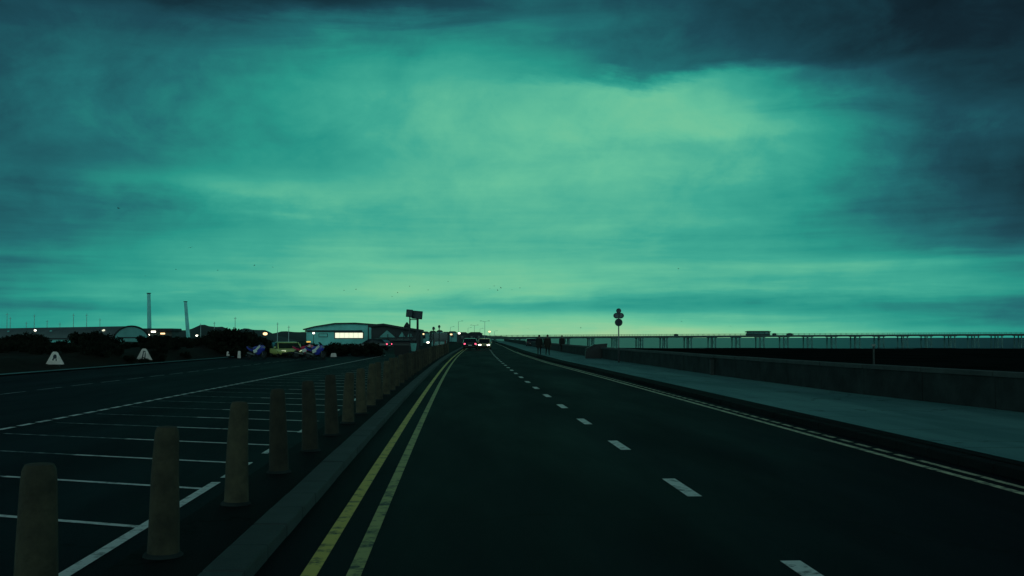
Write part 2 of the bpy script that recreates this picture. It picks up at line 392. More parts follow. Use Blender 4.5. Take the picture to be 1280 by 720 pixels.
# kerb stones
def kerb(name, x0, wdt, z0, z1, v0, v1, step=.92):
    mb = MB(); v = v0
    while v < v1:
        L_ = step if v < 60 else step*6
        xa = x0 if not callable(x0) else None
        X = (x0+cv(v+L_/2)) if not callable(x0) else x0(v+L_/2)
        X0 = (x0+cv(v)) if not callable(x0) else x0(v); X1 = (x0+cv(v+L_)) if not callable(x0) else x0(v+L_)
        ang = math.atan2(X1-X0, L_)
        mb.box((X+random.uniform(-.004,.004), v+L_/2, (z0+z1)/2+random.uniform(-.003,.003)), (wdt, L_-.012, z1-z0), rz=-ang, bev=.018 if v < 60 else 0)
        v += L_
    return struct(mb.build(name, 'kerb'))
kerb('kerb', -1.585, .29, -.06, .11, 2, 300)
def kerb2(v): return right_line(v)+.67
k2 = kerb('far_kerb', kerb2, .24, -.06, .12, 4, 300); k2.data.materials[0] = MT['verge']
strip('pavement_edge', lambda v: right_line(v)+.79, pave_near, .125, 'verge')
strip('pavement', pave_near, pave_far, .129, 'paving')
# paving joints read as shallow grooves
mb = MB()
v = 6
while v < 90:
    mb.poly([(pave_near(v), v, .1325), (pave_far(v), v, .1325), (pave_far(v+.012), v+.018, .1325), (pave_near(v+.012), v+.018, .1325)]); v += 3.0
struct(mb.build('pavement_joints', 'verge'))

# ------------------------------------------------------------------ road markings (structure)
def ribbon(name, pts_l, wdt, z, m):
    mb = MB(); prev = None
    for x, v in pts_l:
        a = mb.bm.verts.new((x-wdt/2, v, z)); b = mb.bm.verts.new((x+wdt/2, v, z))
        if prev: mb.bm.faces.new((prev[0], prev[1], b, a))
        prev = (a, b)
    return struct(mb.build(name, m))
Z1 = .004
vv = frange(-4, 60, 90)+[70,85,100,120,150,190,240,300]
ribbon('yellow_line', [(-1.05+cv(v), v) for v in vv], .115, Z1, 'yellow')
ribbon('worn_yellow_line', [(-.73+cv(v), v) for v in vv], .105, Z1, 'yellow2')
ribbon('kerb_yellow_line', [(right_line(v), v) for v in vv], .11, Z1, 'palepaint')
# outer line of the pair with short ticks, worn
mb = MB(); v = 2
while v < 120:
    l_ = .55 if 14 < v < 48 else 1.1
    g_ = .22 if 14 < v < 48 else .0
    mb.poly([(right_line(v)+.20, v, Z1), (right_line(v)+.29, v, Z1), (right_line(v+l_)+.29, v+l_, Z1), (right_line(v+l_)+.20, v+l_, Z1)]); v += l_+g_
struct(mb.build('worn_kerb_yellow_line', 'palepaint'))
# centre dashes
mb = MB(); k = 0
d0 = 12.19
for k in range(-1, 40):
    v = d0+k*4.75; X = 2.53+cv(v)
    hw = .078
    for i in range(6):
        a = v-.72+i*.24; b = a+.24
        mb.poly([(X-hw, a, Z1), (X+hw, a, Z1), (X+hw, b, Z1), (X-hw, b, Z1)])
struct(mb.build('centre_line', 'white'))
# parking lot lines
def seg(mb, a, b, wdt, z=Z1-.004):
    a = Vector((a[0], a[1], 0)); b = Vector((b[0], b[1], 0)); d = (b-a).normalized(); nrm = Vector((-d.y, d.x, 0))*wdt/2
    k = max(1, int((b-a).length/1.0))
    for i in range(k):
        p = a.lerp(b, i/k); q = a.lerp(b, (i+1)/k)
        mb.poly([(p-nrm)+Vector((0,0,z)), (q-nrm)+Vector((0,0,z)), (q+nrm)+Vector((0,0,z)), (p+nrm)+Vector((0,0,z))])
Z2 = .0002
bays = MB(); bayf = MB()
for k in range(0, 34):
    v = 9.92+2.43*k; x0 = -2.82+cv(v)
    m_ = bays
    seg(m_, (x0, v), (x0-2.7, v+1.22), .10, Z2)
    seg(bayf, (x0-2.7, v+1.22), (x0-5.15, v+2.35), .085, Z2)
seg(bays, (-2.79, 4), (-2.80, 12.9), .11, .0006)
for v in (13.3, 16.0, 19.5, 24, 29):
    seg(bays, (-2.81+cv(v), v), (-2.81+cv(v), v+1.6), .10, .0006)
struct(bays.build('bay_lines', 'white')); struct(bayf.build('worn_bay_lines', 'faint'))
Bx = interp([(5,-8.8),(20.4,-8.35),(30.4,-8.1),(59.5,-7.4),(108,-6.3)]); Ax = interp([(10,-14.2),(32.8,-13.45),(48.7,-13.0),(70.5,-12.3),(110,-11.0)])
mb = MB(); v = 10
while v < 100:
    seg(mb, (Bx(v), v), (Bx(v+.62), v+.62), .13, .0009); v += .86
struct(mb.build('aisle_edge_line', 'white'))
mb = MB(); v = 18
while v < 100:
    seg(mb, (Ax(v), v), (Ax(v+2), v+2.0), .12, .0009); v += 2.9
struct(mb.build('aisle_far_line', 'faint'))
foot = interp([(20,-21),(48,-19.9),(57,-19.6),(72,-18.9),(90,-18.3),(130,-19)])
strip('lot_kerb', lambda v: foot(v)-.3, lambda v: foot(v)+.3, .06, 'paving', [20,40,55,70,85,110])

# ------------------------------------------------------------------ bank with scrub
def bank_h(x, v):
    base = foot(v)-.2
    t = (base-x)/3.0
    if t <= 0: return -.03
    s = min(1, t); s = s*s*(3-2*s)
    h = .82+.16*math.sin(x*.13+v*.05)+.14*math.sin(x*.37+1)+.08*math.sin(v*.4)
    return s*h
mb = MB(); NX, NY = 90, 40; gr = []
for i in range(NX+1):
    row = []
    for j in range(NY+1):
        v = 30+100*j/NY; x = -12-70*(i/NX)
        row.append(mb.bm.verts.new((x, v, bank_h(x, v)+(random.uniform(-.07,.07) if bank_h(x,v) > .1 else 0))))
    gr.append(row)
for i in range(NX):
    for j in range(NY): mb.bm.faces.new((gr[i][j], gr[i+1][j], gr[i+1][j+1], gr[i][j+1]))
bank = struct(mb.build('bank', 'bank', smooth=True))
# low hills far behind
def hill(name, cx, cy, lx, ly, hh, m='hill'):
    mb = MB(); n_ = 36; gr = []
    for i in range(n_+1):
        row = []
        for j in range(9):
            u = -1+2*i/n_; w_ = -1+2*j/8
            z = hh*max(0, 1-u*u)*max(0, 1-w_*w_)*(1+.16*math.sin(u*9+cx)+.1*math.sin(u*23+w_*5)) - .05
            row.append(mb.bm.verts.new((cx+u*lx, cy+w_*ly, z)))
        gr.append(row)
    for i in range(n_):
        for j in range(8): mb.bm.faces.new((gr[i][j], gr[i+1][j], gr[i+1][j+1], gr[i][j+1]))
    return struct(mb.build(name, m, smooth=True))
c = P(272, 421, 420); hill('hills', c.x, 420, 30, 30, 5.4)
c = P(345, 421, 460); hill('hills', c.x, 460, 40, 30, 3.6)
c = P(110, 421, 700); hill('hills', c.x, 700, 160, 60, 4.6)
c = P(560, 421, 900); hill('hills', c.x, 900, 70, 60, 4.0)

# shrubs
def shrub_mesh(seed, n_, rx, ry, rz):
    rnd = random.Random(seed); mb = MB()
    lobes = [(rnd.uniform(-.6,.6)*rx, rnd.uniform(-.5,.5)*ry, rnd.uniform(.15,.75)*rz, rnd.uniform(.35,.6)) for _ in range(8)]
    for i in range(n_):
        lx, ly, lz, lr = rnd.choice(lobes)
        d = Vector((rnd.gauss(0,1), rnd.gauss(0,1), rnd.gauss(0,1))).normalized()*rnd.uniform(.5,1.05)
        p = Vector((lx+d.x*lr*rx*.8, ly+d.y*lr*ry*.8, max(.02, lz+d.z*lr*rz*.7)))
        s = rnd.uniform(.05,.12); a = Vector((rnd.gauss(0,1), rnd.gauss(0,1), rnd.gauss(0,1))).normalized(); b = a.orthogonal().normalized(); c_ = a.cross(b)
        mb.poly([p-b*s, p+c_*s*.6, p+b*s, p-c_*s*.6])
    return mb
def make_shrub(seed, rx=1.2, ry=1.0, rz=1.1):
    e = empty('shrub', (0,0,0))
    shrub_mesh(seed, 1300, rx, ry, rz).build('foliage', 'leaf', e)
    t = MB(); rnd = random.Random(seed)
    for i in range(6):
        t.cyl((0,0,-.2), (rnd.uniform(-.7,.7)*rx, rnd.uniform(-.5,.5)*ry, rnd.uniform(.5,1)*rz), .035, .008, 6)
    t.build('stem', 'twig', e); return e
protos = [make_shrub(s) for s in (1,2,3,4)]
spots = []
rnd = random.Random(5)
for px in range(-10, 262, 7):                      # front fringe of the bank
    for v in (70+rnd.uniform(-6,4), 80+rnd.uniform(-4,4)):
        q = P(px+rnd.uniform(-4,4), 440, v)
        if q.x < foot(v)-.6: spots.append((q.x, v, rnd.uniform(.30,.50) if (56<px<98 or 140<px<182) else rnd.uniform(.42,.66), 0))
for px in range(0, 320, 10):                       # behind on top
    v = 92+rnd.uniform(-4,12); q = P(px+rnd.uniform(-4,4), 430, v)
    if 138 < px < 178 or 58 < px < 98: continue
    spots.append((q.x, v, .5 if 60<px<95 else (rnd.uniform(.95,1.2) if px<60 or 95<px<138 else rnd.uniform(.75,.95)), 0))
for px in range(332, 470, 9):                      # hedge behind the parked motorbikes
    v = 97+rnd.uniform(-2,6); q = P(px+rnd.uniform(-3,3), 430, v); spots.append((q.x, v, rnd.uniform(.9,1.15), 1))
for px, s in ((276,1.5),(288,1.75),(300,1.9),(312,1.7),(323,1.4)):
    v = 102; q = P(px, 430, v); spots.append((q.x, v, s*.98, 2))
used = [False]*4
for i, (x, v, s, kd) in enumerate(spots):
    k = i % 4
    o = protos[k] if not used[k] else copy_tree(protos[k]); used[k] = True
    o.location = (x, v, max(0, bank_h(x, v))-.08); o.rotation_euler.z = rnd.uniform(0, 6.28); o.scale = (s*1.15, s, s)
    if kd == 0: tag(o, 'one of the low dark bushes of scrub covering the long bank on the left', 'bush', 'bushes on the bank left of the parking lot')
    elif kd == 1: tag(o, 'one of the dark hedge bushes behind the yellow car and motorbikes', 'bush', 'hedge bushes behind the yellow car')
    else: tag(o, 'one of the tall black bushes in the mound left of the warm low lamp', 'bush', 'tall bushes in the dark mound')

# ------------------------------------------------------------------ sea wall
wl = empty('sea_wall', (wall_x(24), 24, 0), 0, 'long dark concrete sea wall with pale coping along the right pavement', 'wall')
org = Vector(wl.location)
def wallpath(v): return wall_x(v)
mb = MB(); cp = MB(); v = -10; i = 0
while v < 400:
    l_ = 3.0 if v < 120 else 14
    a = Vector((wallpath(v), v, 0)); b = Vector((wallpath(v+l_), v+l_, 0)); ang = -math.atan2(b.x-a.x, l_); mid = (a+b)/2-org
    ln = (b-a).length
    mb.box((mid.x+.16, mid.y, -.5), (.30, ln-.02, 2.72+random.uniform(-.006,.006)), rz=ang)
    cp.box((mid.x+.16, mid.y, .885+.012*random.random()), (.40, ln-.03, .11), rz=ang, bev=.012 if v < 90 else 0)
    v += l_; i += 1
mb.build('wall_panels', 'concrete', wl); cp.build('coping', 'coping', wl)
# darker capping post in the wall, paler square pier
q = P(897, 470, 44); 
e = empty('wall_marker_post', (wall_x(44)-.12, 44, .13), 0, 'short pale square marker post standing against the sea wall', 'post')
MB().box((0,0,.32), (.16,.14,.64), bev=.015).build('shaft', 'coping', e); MB().box((0,0,.675), (.20,.18,.07), bev=.01).build('cap', 'concrete', e)
q = P(1092, 433, 60)
e = empty('beach_marker', (q.x, 60, -1.3), 0, 'thin pale upright post standing on the dark beach beyond the sea wall', 'post')
MB().cyl((0,0,-.3),(0,0,q.z+1.3),.06,.05,10).build('shaft', 'coping', e); MB().box((0,0,q.z+1.36), (.22,.06,.12), bev=.01).build('top_board', 'galv', e)

# ------------------------------------------------------------------ bollards
ORD = ['nearest','second nearest','third nearest','fourth','fifth','sixth','seventh','eighth','ninth','tenth','eleventh','twelfth']
def make_bollard():
    e = empty('bollard', (0,0,0))
    mb = MB()
    mb.lathe([(.122,0),(.116,.05),(.110,.30),(.100,.62),(.090,.88),(.084,.935),(.070,.965),(.02,.972)], seg=18)
    for v in mb.bm.verts: v.co.x += .004*math.sin(v.co.z*9); v.co.y += .004*math.sin(v.co.z*7+1)
    mb.build('post', 'post', e, smooth=True)
    MB().lathe([(.15,-.03),(.145,.012),(.125,.03)], seg=14).build('footing', 'concrete', e, smooth=True)
    return e
bollard_x = interp([(0,-2.17),(12,-2.14),(18,-2.06),(30,-2.04)])
bp = make_bollard(); v = 5.71; k = 0
while v < 112:
    o = bp if k == 0 else copy_tree(bp)
    o.location = (bollard_x(v)+cv(v)+random.uniform(-.015,.015), v, .085); o.rotation_euler = (R(random.uniform(-2.2,2.2)), R(random.uniform(-2.4,2.4)), random.uniform(0,6.28))
    o.scale = (1,1,random.uniform(.97,1.03))
    if k < 12:
        ex = ['cut by the bottom left corner of the picture','faint and dark brown beside the empty corner bay','yellowish brown, standing where the bay line ends','brown with a pale footing','dark brown','grey brown','','','','','',''][k]
        lb = f'{ORD[k]} wooden bollard of the row beside the kerb' + (', '+ex if ex else ', counted from the camera')
        tag(o, ' '.join(lb.split()[:16]), 'bollard', 'wooden bollards between the bays and the kerb')
    else: tag(o, 'one of the small distant bollards merging where the kerbside row runs out of sight', 'bollard', 'wooden bollards between the bays and the kerb')
    v += 2.46; k += 1

# ------------------------------------------------------------------ vehicles
def make_car(name, paint_m, glass_m='glass', front='lens', rear='redlens', w=1.76, l=4.2, h=1.45, van=False, label='', cat='car', loc=(0,0,0), rz=0, mats=None, group=None):
    e = empty(name, loc, rz, label, cat, group)
    hw = w/2
    if van:
        prof = [(-l/2,.55,.95,.97),(-l/2+.05,.32,1.05,1),(-l/2+.9,.28,1.08,1),(l/2-1.6,.28,1.08,1),(l/2-.9,.28,1.02,.99),(l/2-.25,.30,.88,.94),(l/2,.42,.72,.86)]
        cab = [(-l/2+.06,1.05,.97,.94,h-.04),(-l/2+.3,1.08,.98,.92,h),(0,1.08,.98,.92,h),(l/2-1.75,1.08,.97,.88,h-.03),(l/2-.85,1.0,.92,.80,1.06)]
    else:
        prof = [(-l/2,.45,.82,.88),(-l/2+.10,.28,.92,.96),(-l/2+.7,.22,.94,1),(0,.20,.92,1),(l/2-1.1,.22,.88,.99),(l/2-.35,.25,.76,.95),(l/2,.40,.62,.84)]
        cab = [(-l/2+.18,.90,.90,.84,.98),(-l/2+.75,.93,.92,.76,h-.03),(-.15,.92,.93,.77,h),(.35,.91,.93,.77,h-.03),(l/2-1.0,.87,.88,.76,.90)]
    b = MB(); secs = []
    for y, z0, z1, k in prof:
        W = hw*k
        secs.append([Vector(p) for p in ((-W*.86,y,z0),(-W,y,z0+.16),(-W,y,(z0+z1)/2+.08),(-W*.95,y,z1),(W*.95,y,z1),(W,y,(z0+z1)/2+.08),(W,y,z0+.16),(W*.86,y,z0))])
    b.loft(secs); b.build('body', paint_m, e, smooth=True)
    g = MB(); secs = []
    for y, z0, kb, kt, z1 in cab:
        secs.append([Vector(p) for p in ((-hw*kb,y,z0-.03),(-hw*(kb+kt)/2,y,(z0+z1)/2),(-hw*kt,y,z1-.02),(hw*kt,y,z1-.02),(hw*(kb+kt)/2,y,(z0+z1)/2),(hw*kb,y,z0-.03))])
    g.loft(secs); g.build('windows', glass_m, e, smooth=True)
    r = MB(); top = cab[1:4]
    secs = []
    for y, z0, kb, kt, z1 in top:
        secs.append([Vector(p) for p in ((-hw*kt*1.03,y,z1-.06),(-hw*kt*.9,y,z1+.015),(hw*kt*.9,y,z1+.015),(hw*kt*1.03,y,z1-.06))])
    r.loft(secs); rf = r.build('roof', paint_m, e, smooth=True)
    for s in (-1,1):
        for i_, (ca, cb_) in enumerate(((cab[0],cab[1]),(cab[4],cab[3]))):
            MB().cyl((s*hw*ca[2], ca[0], ca[1]), (s*hw*(cb_[3]+.01), cb_[0], cb_[4]-.03), .045, .035, 6).build('pillar', paint_m, e)
        c2 = cab[2]; MB().cyl((s*hw*(c2[2]+.01), c2[0], c2[1]), (s*hw*(c2[3]+.02), c2[0], c2[4]-.03), .04, .035, 6).build('pillar', paint_m, e)
    for s in (-1,1):
        for y in (l/2-.82, -l/2+.78):
            W = MB(); W.torus((0,0,0), .24, .085).build('wheel', 'rubber', e, smooth=True, loc=(s*(hw-.10), y, .32))
            wh = e.children[-1]; wh.scale = (1.15,1,1)
            mb = MB(); mb.cyl((-.05,0,0),(.05,0,0),.20,.20,16); 
            for a in range(5):
                mb.box((s*.06, .1*math.cos(a*1.257), .1*math.sin(a*1.257)), (.03,.05,.2), rx=a*1.257-math.pi/2)
            mb.build('rim', 'chrome', wh)
        MB().box((s*hw*.66, l/2-.10, .62 if not van else .74), (.34,.16,.15), rz=-s*.25, bev=.03).build('headlight', front, e)
        MB().box((s*hw*.78, -l/2+.03, .78 if not van else .95), (.22,.12,.17 if not van else .34), rz=s*.2, bev=.03).build('tail_light', rear, e)
        MB().box((s*(hw+.08), cab[3][0]+.35, .98 if not van else 1.15), (.16,.09,.12), bev=.03).build('door_mirror', paint_m, e)
    MB().box((0, l/2+.005, .42), (w*.78,.10,.14), bev=.03).build('bumper', 'black', e); MB().box((0, -l/2, .42), (w*.82,.12,.16), bev=.03).build('bumper', 'black', e)
    MB().box((0, l/2+.03, .50 if not van else .58), (.9,.05,.12), bev=.01).build('grille', 'black', e)
    MB().box((0, -l/2-.035, .60), (.50,.02,.11)).build('number_plate', 'signw', e)
    return e
def lane(X, v): return (X+cv(v), v, 0)
make_car('car', 'carblack', rear='tail', front='lens', w=1.8, l=4.3, h=1.5, loc=(G(586.5,436).x, 143, 0), rz=-.02,
         label='dark car ahead in the left lane showing two red tail lights')
oc = make_car('car', 'carbeige', front='head', w=1.72, l=4.1, h=1.5, loc=(P(606,430,141).x, 143, 0), rz=math.pi-.05,
         label='beige oncoming car with two bright white headlights beside the dark car', cat='car')
make_car('car', 'caryel', 'greenglass', front='dim', w=2.1, l=4.0, h=1.5, van=False, loc=(G(355,446.5).x, G(355,446.5).y+1.6, 0), rz=R(180+22),
         label='yellow green car facing the camera, parked between blue motorbike and red motorbike', cat='car').scale = (1.06, 1, .84)
make_car('car', 'carblack', rear='tail', w=1.8, l=4.4, h=1.45, loc=(P(467,430,138).x, 138, 0), rz=R(68),
         label='dark car with pink red rear lights beside the hedge below the pale hangar')
make_car('van', 'carpale', w=2.0, l=4.8, h=2.25, van=True, loc=(P(548,430,150).x, 152, 0), rz=R(4),
         label='pale teal van parked beyond the end of the bollard row', cat='van')
make_car('car', 'cargrey', w=1.75, l=4.1, h=1.42, loc=(P(665,430,182).x, 184, 0.0), rz=R(-3),
         label='small dark parked car half hidden behind the pair of pedestrians')

def make_bike(name, c1, c2, loc, rz, label, topm=None):
    e = empty(name, loc, rz, label, 'motorbike', 'motorbikes parked by the hedge')
    for y in (-.70, .70):
        wh = MB().torus((0,0,0), .25, .065).build('wheel', 'rubber', e, smooth=True, loc=(0, y, .315))
        mb = MB(); mb.cyl((-.03,0,0),(.03,0,0),.20,.20,14,True); mb.build('rim', 'dark', wh)
    mb = MB(); mb.cyl((-.08,.70,.315),(-.07,.46,.92),.028); mb.cyl((.08,.70,.315),(.07,.46,.92),.028); mb.build('fork', 'grey', e)
    MB().box((0,.0,.42),(.26,.50,.34),bev=.05).build('engine', 'dark', e)
    # fairing: lofted shell, blue with broad pale flash
    def fs(y, z0, z1, wd_): return [Vector(p) for p in ((-wd_*.5,y,z0),(-wd_,y,z0+(z1-z0)*.45),(-wd_*.6,y,z1),(wd_*.6,y,z1),(wd_,y,z0+(z1-z0)*.45),(wd_*.5,y,z0))]
    MB().loft([fs(-.10,.34,.80,.16), fs(.15,.25,.98,.21), fs(.42,.38,1.10,.22), fs(.66,.62,1.02,.15), fs(.76,.74,.88,.06)]).build('fairing', c1, e, smooth=True)
    fl = MB()
    for s in (-1,1): fl.box((s*.205,.22,.78),(.05,.70,.18),rx=.70,bev=.012); fl.box((s*.215,.02,.60),(.05,.34,.26),rx=.3,bev=.012)
    fl.build('side_flash', c2, e)
    MB().loft([fs(-.35,.66,.86,.12), fs(-.10,.70,.96,.17), fs(.15,.72,.98,.14)]).build('fuel_tank', c1, e, smooth=True)
    MB().loft([fs(-.92,.86,.98,.06), fs(-.62,.76,.90,.13), fs(-.25,.70,.82,.14)]).build('seat', 'black', e, smooth=True)
    MB().loft([fs(-1.02,.82,.96,.05), fs(-.75,.66,.84,.12), fs(-.40,.56,.72,.11)]).build('tail_cowl', c1, e, smooth=True)
    mb = MB(); mb.poly([(-.16,.58,1.04),(.16,.58,1.04),(.12,.34,1.28),(-.12,.34,1.28)]); mb.poly([(-.16,.57,1.03),(-.12,.33,1.27),(.12,.33,1.27),(.16,.57,1.03)]); mb.build('windscreen', 'glass', e)
    MB().tube([(-.36,.34,.98),(-.20,.42,1.0),(.20,.42,1.0),(.36,.34,.98)],.018).build('handlebar', 'black', e)
    MB().box((0,.74,.90),(.20,.06,.12),bev=.02).build('headlight', 'lens', e)
    MB().cyl((.14,-.1,.30),(.17,-.80,.46),.05,.06).build('exhaust', 'galv', e)
    MB().cyl((-.10,-.05,.3),(-.30,-.12,.0),.015).build('side_stand', 'dark', e)
    if topm: MB().box((0,.30,1.30),(.62,.16,.10),bev=.03).build('lamp_bar', topm, e)
    return e
make_bike('motorbike', 'blue', 'whitef', G(321,448.5), R(-122), 'blue motorbike with a white diagonal flash left of the yellow car')
make_bike('motorbike', 'red', 'whitef', G(381,447.5), R(-100), 'crimson motorbike under a lit amber lamp bar between yellow car and blue motorbike', 'amber')
make_bike('motorbike', 'blue', 'whitef', G(394.5,448.5), R(-120), 'blue motorbike with white flash right of the crimson motorbike')
# white marker stones
def stone(px, py, hgt, label, s=1, m='signw'):
    q = G(px, py); e = empty('marker_stone', (q.x, q.y, max(0, bank_h(q.x, q.y))), 0, label, 'marker stone', 'white marker stones along the lot edge')
    MB().box((0,0,hgt/2), (.26*s,.22,hgt), bev=.03, taper=.7).build('stone', m, e); MB().box((0,0,.03), (.34*s,.3,.06), bev=.01).build('base', 'concrete', e)
stone(285, 446.5, .42, 'white stone marker at the foot of the bank, left one of two')
stone(299, 448.5, .60, 'white stone marker at the bank foot nearer to the blue motorbike')
stone(417, 447, .36, 'wide pale stone marker right of the second blue motorbike', 2.0)

# ------------------------------------------------------------------ bins
q = G(502, 447)
e = empty('wheeled_bin', (q.x, q.y, 0), R(3), 'large black wheeled waste container beyond the parking bays', 'waste container')
MB().loft([[Vector((s*w_, t*d_, z)) for s, t in ((-1,-1),(1,-1),(1,1),(-1,1))] for w_, d_, z in ((.55,.42,.18),(.66,.52,1.02))]).build('tub', 'binb', e)
MB().box((0,0,1.04),(1.38,1.10,.06),bev=.015).build('rim', 'lid', e)
mb = MB(); pts = [(-.54,1.07),(-.50,1.24),(-.2,1.40),(.2,1.42),(.5,1.30),(.54,1.07)]
mb.loft([[Vector((x, y, z)) for y, z in pts] for x in (-.67,.67)]).build('lid', 'binb', e)
for s in (-1,1):
    for t in (-1,1): MB().cyl((s*.45-.03,t*.3,.09),(s*.45+.03,t*.3,.09),.09,seg=12).build('wheel', 'rubber', e)
    MB().cyl((s*.70,-.2,.95),(s*.70,.2,.95),.03,seg=8).build('side_bar', 'galv', e)
q = G(517, 443)
e = empty('wheeled_bin', (q.x, q.y, 0), R(5), 'small pale teal bin beside the large black container', 'bin')
MB().loft([[Vector((s*w_, t*d_, z)) for s, t in ((-1,-1),(1,-1),(1,1),(-1,1))] for w_, d_, z in ((.20,.20,.32),(.27,.29,1.0))]).build('tub', 'bint', e)
MB().loft([[Vector((s*w_, t*d_, z)) for s, t in ((-1,-1),(1,-1),(1,1),(-1,1))] for w_, d_, z in ((.29,.31,1.0),(.25,.27,1.07))]).build('lid', 'bint', e)
MB().box((0,0,.17),(.36,.36,.3),bev=.02).build('plinth', 'binb', e)
# grit bin on right pavement
q = G(745, 448, .13)
e = empty('grit_bin', (q.x, q.y, .13), R(-4), 'dark grit box with sloping lid on the right pavement beside the sea wall', 'grit box')
MB().prism([(-.78,0),(.78,0),(.78,1.0),(-.10,.92),(-.70,.62),(-.78,.50)], -.4, .4).build('box', 'binb', e)
MB().prism([(-.12,.925),(.80,1.005),(.80,1.09),(-.14,1.01)], -.43, .43).build('lid', 'black', e)
MB().prism([(-.73,.62),(-.13,.925),(-.15,1.00),(-.77,.69)], -.42, .42).build('front_flap', 'black', e)
for s in (-1,1): MB().box((s*.6,0,.03),(.14,.7,.06)).build('foot', 'dark', e)

# ------------------------------------------------------------------ signs
def make_trig(px0, px1, py0, py1, label, sym, v, skew):
    v = 44
    while v < 90 and P((px0+px1)/2, py1, v).z > bank_h(P((px0+px1)/2, py1, v).x, v)+.12: v += .25
    c = P((px0+px1)/2, py1, v); w_ = (px1-px0)/F*v; h_ = (py1-py0)/F*v
    e = empty('warning_sign', (c.x, v, c.z), R(-8), label, 'sign', 'warning signs on the bank')
    gz = bank_h(c.x, v)
    mb = MB(); mb.prism([(-w_/2,0),(w_/2,0),(w_*.14+skew,h_*.93),(w_*.06+skew,h_),(-w_*.10+skew,h_),(-w_*.17+skew,h_*.9)], -.02, .02); mb.build('panel', 'signw', e)
    mb = MB()
    for s in (-1,1): mb.cyl((s*w_*.3,.035,gz-c.z-.3),(s*w_*.1,.035,h_*.7),.025)
    mb.build('legs', 'dark', e)
    sy = MB()
    for ring in sym: sy.prism([(x*w_, z*h_) for x, z in ring], -.026, -.021)
    sy.build('symbol', 'navy', e)
    return e
make_trig(57,80.5,440,455.5,'white triangular sign with a dark blot symbol on the far left of the bank',
   [[(-.10,.50),(.0,.44),(.09,.50),(.10,.66),(.05,.78),(-.04,.78),(-.10,.66)],[(-.16,.34),(-.08,.30),(-.04,.46),(-.10,.50)],[(.05,.26),(.10,.26),(.09,.46),(.04,.44)]], 60, .0)
make_trig(170,190.5,436,450,'white triangular sign with two dark strokes near the barrel roofed hangar',
   [[(-.16,.12),(-.09,.12),(.0,.80),(-.05,.82)],[(.02,.12),(.08,.12),(.10,.66),(.05,.66)],[(-.03,.80),(.08,.78),(.10,.70),(-.03,.72)]], 64, .0)

# twin billboard
v = 128; a = P(510, 392, v); b = P(521, 393, v)
zt = P(515,387,v).z; zb = P(515,398.5,v).z
e = empty('billboard', (P(518,421,v).x, v, 0), R(0), 'dark double billboard raised on two posts above the car park', 'billboard')
ox = e.location.x
def pz(px, py): t = P(px, py, v); return t.x-ox, t.z
for i, (x0, x1, y0, y1, dy, m) in enumerate(((508,516,387,396.5,-.35,'navy'),(514.5,528,388.5,398.8,.15,'navy'))):
    xa, za = pz(x0, y0); xb, zb_ = pz(x1, y1)
    p = MB().box(((xa+xb)/2, dy, (za+zb_)/2), (xb-xa, .34, za-zb_), bev=.06, ry=R(5), rz=R(-10)).build('panel', m, e)
    MB().box(((xa+xb)/2, dy-.20, (za+zb_)/2), ((xb-xa)*.84, .05, (za-zb_)*.78), ry=R(5), rz=R(-10)).build('face', 'signback', p)
for px, r_ in ((512.3,.10),(522,.15)):
    x, z = pz(px, 397); MB().cyl((x,.1,0),(x,.1,z+.1),r_,r_*.85,10).build('post', 'dark', e)
x0, z0 = pz(512.3, 399.5); x1, z1 = pz(522, 399.5); MB().cyl((x0,.1,z0),(x1,.1,z1),.05).build('cross_brace', 'dark', e)

# cluster sign on the right
v = 66; q = P(773.5, 450, v)
e = empty('signpost', (q.x, v, .13), R(-6), 'tall signpost by the sea wall with stacked dark round signs', 'signpost')
gz = .13
def zz(py): return P(773.5, py, v).z-gz
s_ = v/F
MB().cyl((0,0,0),(0,0,zz(388)),.038,.038,10).build('pole', 'galv', e); MB().box((0,0,.45),(.12,.12,.9),bev=.02).build('base_box', 'dark', e)
def disc(x, py, r, m, name='round_sign', y=-.05, ex=1):
    mb = MB(); c_ = Vector((x, y, zz(py))); n_ = 24
    A = [mb.bm.verts.new(c_+Vector((r*ex*math.cos(t*2*math.pi/n_), -.012, r*math.sin(t*2*math.pi/n_)))) for t in range(n_)]
    B = [mb.bm.verts.new(c_+Vector((r*ex*math.cos(t*2*math.pi/n_), .012, r*math.sin(t*2*math.pi/n_)))) for t in range(n_)]
    mb.bm.faces.new(A); mb.bm.faces.new(B[::-1])
    for t in range(n_): mb.bm.faces.new((A[t], B[t], B[(t+1)%n_], A[(t+1)%n_]))
    return mb.build(name, m, e)
disc(0, 403, 4.9*s_, 'signback'); disc(0, 403, 3.6*s_, 'navy', 'sign_face', -.066)
disc(-2.6*s_, 394.6, 3.6*s_, 'signback', y=-.07, ex=1.15); disc(2.6*s_, 394.6, 3.6*s_, 'signback', y=-.045, ex=1.15)
disc(-2.4*s_, 394.6, 2.2*s_, 'signpale', 'sign_face', -.086); disc(2.6*s_, 394.6, 2.2*s_, 'signpale', 'sign_face', -.061)
disc(0, 388.6, 3.2*s_, 'signback', y=-.09)
for py in (394.6, 403): MB().box((0,-.02,zz(py)),(.26,.04,.05)).build('bracket', 'galv', e)
